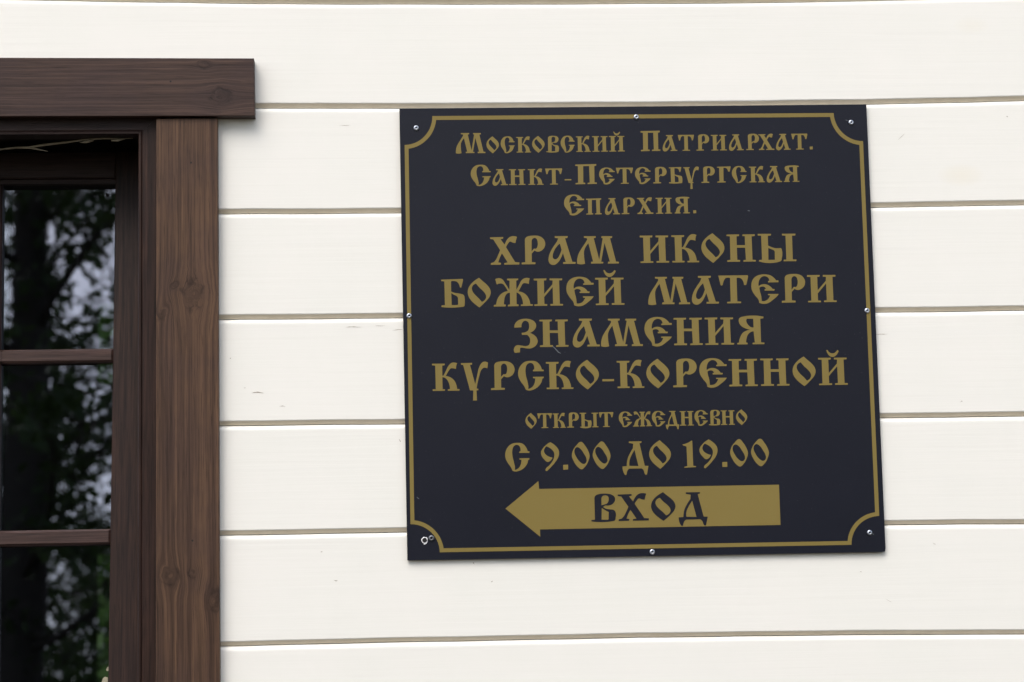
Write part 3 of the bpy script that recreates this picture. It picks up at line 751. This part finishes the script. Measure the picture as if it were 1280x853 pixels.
text_line([('Б',551.6),('О',584.9),('Ж',617.1),('И',667.6),('Е',708.3),('Й',744.4),('М',810.2),('А',864.8),('Т',898.8),('Е',939.6),('Р',977.1),('И',1009.6)],
          ((560, 384.0), (1030, 377.9)), (34.3,), (34.3,), 'large gold capitals reading БОЖИЕЙ МАТЕРИ', M['gold'], YP)
text_line([('З',642),('Н',674.8),('А',715.9),('М',751.2),('Е',806),('Н',842.5),('И',881.4),('Я',921.4)],
          ((695, 433.8), (940, 430.6)), (34.3,), (34.3,), 'large gold capitals reading ЗНАМЕНИЯ', M['gold'], YP)
text_line([('К',540.5),('У',576.7),('Р',613.7),('С',647.9),('К',682.9),('О',720.2),('-',753.1),('К',771.5),('О',808.3),('Р',841.4),('Е',874.7),('Н',911.5),('Н',951.1),('О',991.2),('Й',1023.5)],
          ((555, 488.7), (1040, 481.4)), (34.3,), (34.3,), 'large gold capitals reading КУРСКО-КОРЕННОЙ', M['gold'], YP)
text_line([('О',656.9),('Т',671.9),('К',691),('Р',709),('Ы',724.9),('Т',748.8),('Е',773.7),('Ж',791.2),('Е',815.1),('Д',832.2),('Н',849.8),('Е',868.3),('В',886),('Н',901.1),('О',920.2)],
          ((700, 535.0), (910, 531.3)), (16.8,), (18.2,), 'small gold capitals reading ОТКРЫТ ЕЖЕДНЕВНО', M['gold'], YP)
text_line([('С',631.8),('9',676.6),('.',703.9),('0',715.1),('0',741.2),('Д',778),('О',811.8),('1',853.7),('9',874.8),('.',902.8),('0',913.1),('0',939.3)],
          ((707, 587.3), (863, 584.6)), (32.4,), (33.1,), 'gold opening hours reading С 9.00 ДО 19.00', M['gold'], YP)
text_line([('В',738.9),('Х',772.7),('О',814.2),('Д',848.2)],
          ((755, 651.9), (850, 649.7)), (36.3,), (33.1,), 'navy word ВХОД on the gold arrow', M['navy_print'], YP - .0002)

# screws
def screw(px, py, r, mat, rec=True):
    c = at(px, py, YS); m = MB(); n = 20; vs = []; fs = []
    rings = [(1.0, 0), (1.0, .25), (.93, .42), (.70, .62), (.46, .70), (.42, .50), (.36, .30)]
    for (q, hgt) in rings:
        vs += [(c.x + r * q * math.cos(2*math.pi*i/n), c.y - r * hgt, c.z + r * q * math.sin(2*math.pi*i/n)) for i in range(n)]
    for k in range(len(rings) - 1):
        for i in range(n): fs.append((k*n+i, k*n+(i+1) % n, (k+1)*n+(i+1) % n, (k+1)*n+i))
    fs.append(tuple(range((len(rings)-1)*n, len(rings)*n)))
    m.add(vs, fs, True); o = fix_normals(m.build('screw', mat, sg))
    d = MB(); rr = r * .40
    d.add([(c.x + rr * math.cos(a) * (1 if i % 2 else .6), c.y - r * .38, c.z + rr * math.sin(a) * (1 if i % 2 else .6)) for i, a in enumerate([k * math.pi / 6 for k in range(12)])], [tuple(range(12))])
    d.build('recess', M['slot'], o)
    return o
SR = .0034
for px, py in ((520.2, 160.3), (795.2, 146.6), (1063.7, 153.4), (511.4, 395.0), (1083.6, 388.6), (1086.9, 666.0), (815.2, 690.0)):
    screw(px, py, SR, M['steel'])
screw(539.2, 672.9, SR * 1.1, M['dull_steel'])
# old screw hole beside it with a ragged pale rim
c = at(530.8, 675.5, YS - .0003); m = MB(); n = 22; ri_, ro_ = [], []
for i in range(n):
    a = 2*math.pi*i/n; k1 = .0030 + random.uniform(-.0003, .0003); k2 = .0041 + random.uniform(-.0005, .0004) + (.0012 if 15 < i < 19 else 0)
    ri_.append((c.x + k1*math.cos(a), c.y - .0004, c.z + k1*math.sin(a))); ro_.append((c.x + k2*math.cos(a), c.y, c.z + k2*math.sin(a)))
m.add(ri_ + ro_, [(i, (i+1) % n, n+(i+1) % n, n+i) for i in range(n)]); m.build('hole_rim', M['chip'], sg)
m = MB(); m.add([(c.x + .0031*math.cos(2*math.pi*i/n), c.y + .0001, c.z + .0031*math.sin(2*math.pi*i/n)) for i in range(n)], [tuple(range(n))])
m.build('drilled_hole', M['nail'], sg)
# scratch and chips in the print
def poly(pts, wd, mat, name):
    m = MB(); pv = [at(px, py, YS - .0005) for px, py in pts]; vs = []
    for i, p in enumerate(pv):
        t = (pv[min(i+1, len(pv)-1)] - pv[max(i-1, 0)]).normalized(); nn = Vector((-t.z, 0, t.x)) * wd * (.3 + .7 * math.sin(math.pi * (i + .4) / (len(pv) - .2)))
        vs += [p + nn, p - nn]
    m.add(vs, [(2*i, 2*i+1, 2*i+3, 2*i+2) for i in range(len(pv) - 1)]); m.build(name, mat, sg)
M['scratch'] = plain('pale_scratch', (.10, .115, .13), .6)
poly([(690.5, 432.5), (694, 436), (698, 440.5), (701, 442)], .0006, M['scratch'], 'scratch')
poly([(521, 621.5), (522.5, 623), (524, 624)], .0005, M['scratch'], 'scratch')
poly([(1057, 150), (1058, 150.6), (1059.5, 151)], .0005, M['scratch'], 'scratch')
poly([(1090.5, 667.5), (1091.5, 668), (1092.5, 668.4)], .0005, M['scratch'], 'scratch')
poly([(934.5, 263.5), (936, 263.6), (937.4, 264)], .0006, M['scratch'], 'scratch')

# ------------------------------------------------------------------ trees in front of the wall, seen in the glass
import numpy as np
def tree(label, x, y, h, cr, seed, nleaf, leaf=.11, lean_=(0, 0), crown_lo=.25):
    rg = np.random.default_rng(seed); rr = random.Random(seed)
    root = empty('tree', (x, y, 0)); tag(root, label, 'tree', 'trees facing the wall behind the viewer')
    tk = MB(); base = Vector((x, y, 0)); top = base + Vector((lean_[0], lean_[1], h * .9))
    sp_ = [base.lerp(top, t) + Vector((math.sin(t * 5 + seed) * .15, math.cos(t * 4) * .1, 0)) for t in [i / 8 for i in range(9)]]
    tk.tube(sp_, [.04 * h * (1 - t * .92) * .6 + .02 for t in [i / 8 for i in range(9)]], 10)
    tk.build('trunk', M['bark'], root)
    lb = MB(); tips = []
    for i in range(34):
        t = crown_lo + (1 - crown_lo) * (i + rr.random()) / 34; t0 = t * .88
        k = min(int(t0 * 8), 7); p = sp_[k].lerp(sp_[k+1], t0 * 8 - k)
        a = rr.uniform(0, 2*math.pi); ln = cr * (1.05 - .75 * abs(t - .45) ** 1.1 * 1.3) * rr.uniform(.6, 1.05)
        d = Vector((math.cos(a), math.sin(a), rr.uniform(.15, .7))); q = p; pts = [p]
        for j in range(5):
            d = (d + Vector((rr.gauss(0, .18), rr.gauss(0, .18), rr.gauss(0, .12)))).normalized(); q = q + d * ln / 5; pts.append(q.copy())
        lb.tube(pts, [.045, .035, .026, .018, .011, .005], 6)
        for j in range(1, 6):
            for _ in range(4):
                d2 = Vector((rr.gauss(0, 1), rr.gauss(0, 1), rr.gauss(0, .6))).normalized(); e_ = pts[j] + d2 * rr.uniform(.4, 1.0) * cr * .3
                lb.tube([pts[j], pts[j].lerp(e_, .5) + Vector((0, 0, .05)), e_], [.010, .007, .003], 5); tips.append((pts[j], e_))
    lb.build('limbs', M['bark'], root)
    A = np.array([tuple(a) for a, _ in tips]); B = np.array([tuple(b) for _, b in tips])
    idx = rg.integers(0, len(tips), nleaf); t = rg.uniform(.2, 1.08, nleaf)[:, None]
    c = A[idx] * (1 - t) + B[idx] * t + rg.normal(0, .07, (nleaf, 3))
    u = rg.normal(0, 1, (nleaf, 3)); u /= np.linalg.norm(u, axis=1)[:, None]
    v = np.cross(u, rg.normal(0, 1, (nleaf, 3))); v /= np.linalg.norm(v, axis=1)[:, None]
    s_ = leaf * rg.uniform(.6, 1.3, nleaf)[:, None]
    vs = np.stack([c - u*s_*.5, c + v*s_*.30, c + u*s_*.55, c - v*s_*.30], 1).reshape(-1, 3)
    me = bpy.data.meshes.new('crown'); me.vertices.add(len(vs)); me.vertices.foreach_set('co', vs.ravel())
    me.loops.add(nleaf * 4); me.polygons.add(nleaf)
    me.loops.foreach_set('vertex_index', np.arange(nleaf * 4)); me.polygons.foreach_set('loop_start', np.arange(0, nleaf * 4, 4))
    me.polygons.foreach_set('loop_total', np.full(nleaf, 4)); me.update(); me.validate(); me.materials.append(M['leaf'])
    link('crown', me, root)
hg = empty('hedge', (0, -10.5, 0)); tag(hg, 'unseen clipped hedge added behind the viewer to block low light', 'hedge')  # added out of view: keeps low horizon light off the board joints
hb = MB(); rng = random.Random(9)
for k in range(14): leaves(hb, (-9.1 + k * 1.4, -10.5, 1.1), (1.1, .7, 1.3), 2200, .12, rng)
hb.build('foliage', M['leaf'], hg)
hs_ = MB()
for k in range(28): hs_.tube([(-9.3 + k * .7, -10.5, 0), (-9.3 + k * .7 + rng.uniform(-.1, .1), -10.5, 1.2)], [.03, .015], 6)
tag(hs_.build('stems', M['bark'], hg), kind='stuff')
TREES = [('broad leafy tree standing close to the window, its thick trunk seen in the panes', -3.2, -14.0, 13.0, 4.2, 12, 15000),
         ('tall leafy tree filling the middle of the reflected view', -5.6, -19.0, 15.0, 4.5, 23, 15000),
         ('lower rounded tree standing farthest off behind the others', -3.5, -27.0, 9.2, 4.6, 71, 26000),
         ('dense dark tree at the far left of the garden edge', -9.5, -17.0, 14.0, 4.5, 31, 30000),
         ('wide leafy tree to the right behind the viewer', 3.5, -20.0, 13.0, 4.5, 47, 26000),
         ('leafy tree at the far right of the garden edge', 9.5, -19.0, 14.0, 4.8, 59, 26000)]
for T in TREES: tree(*T)
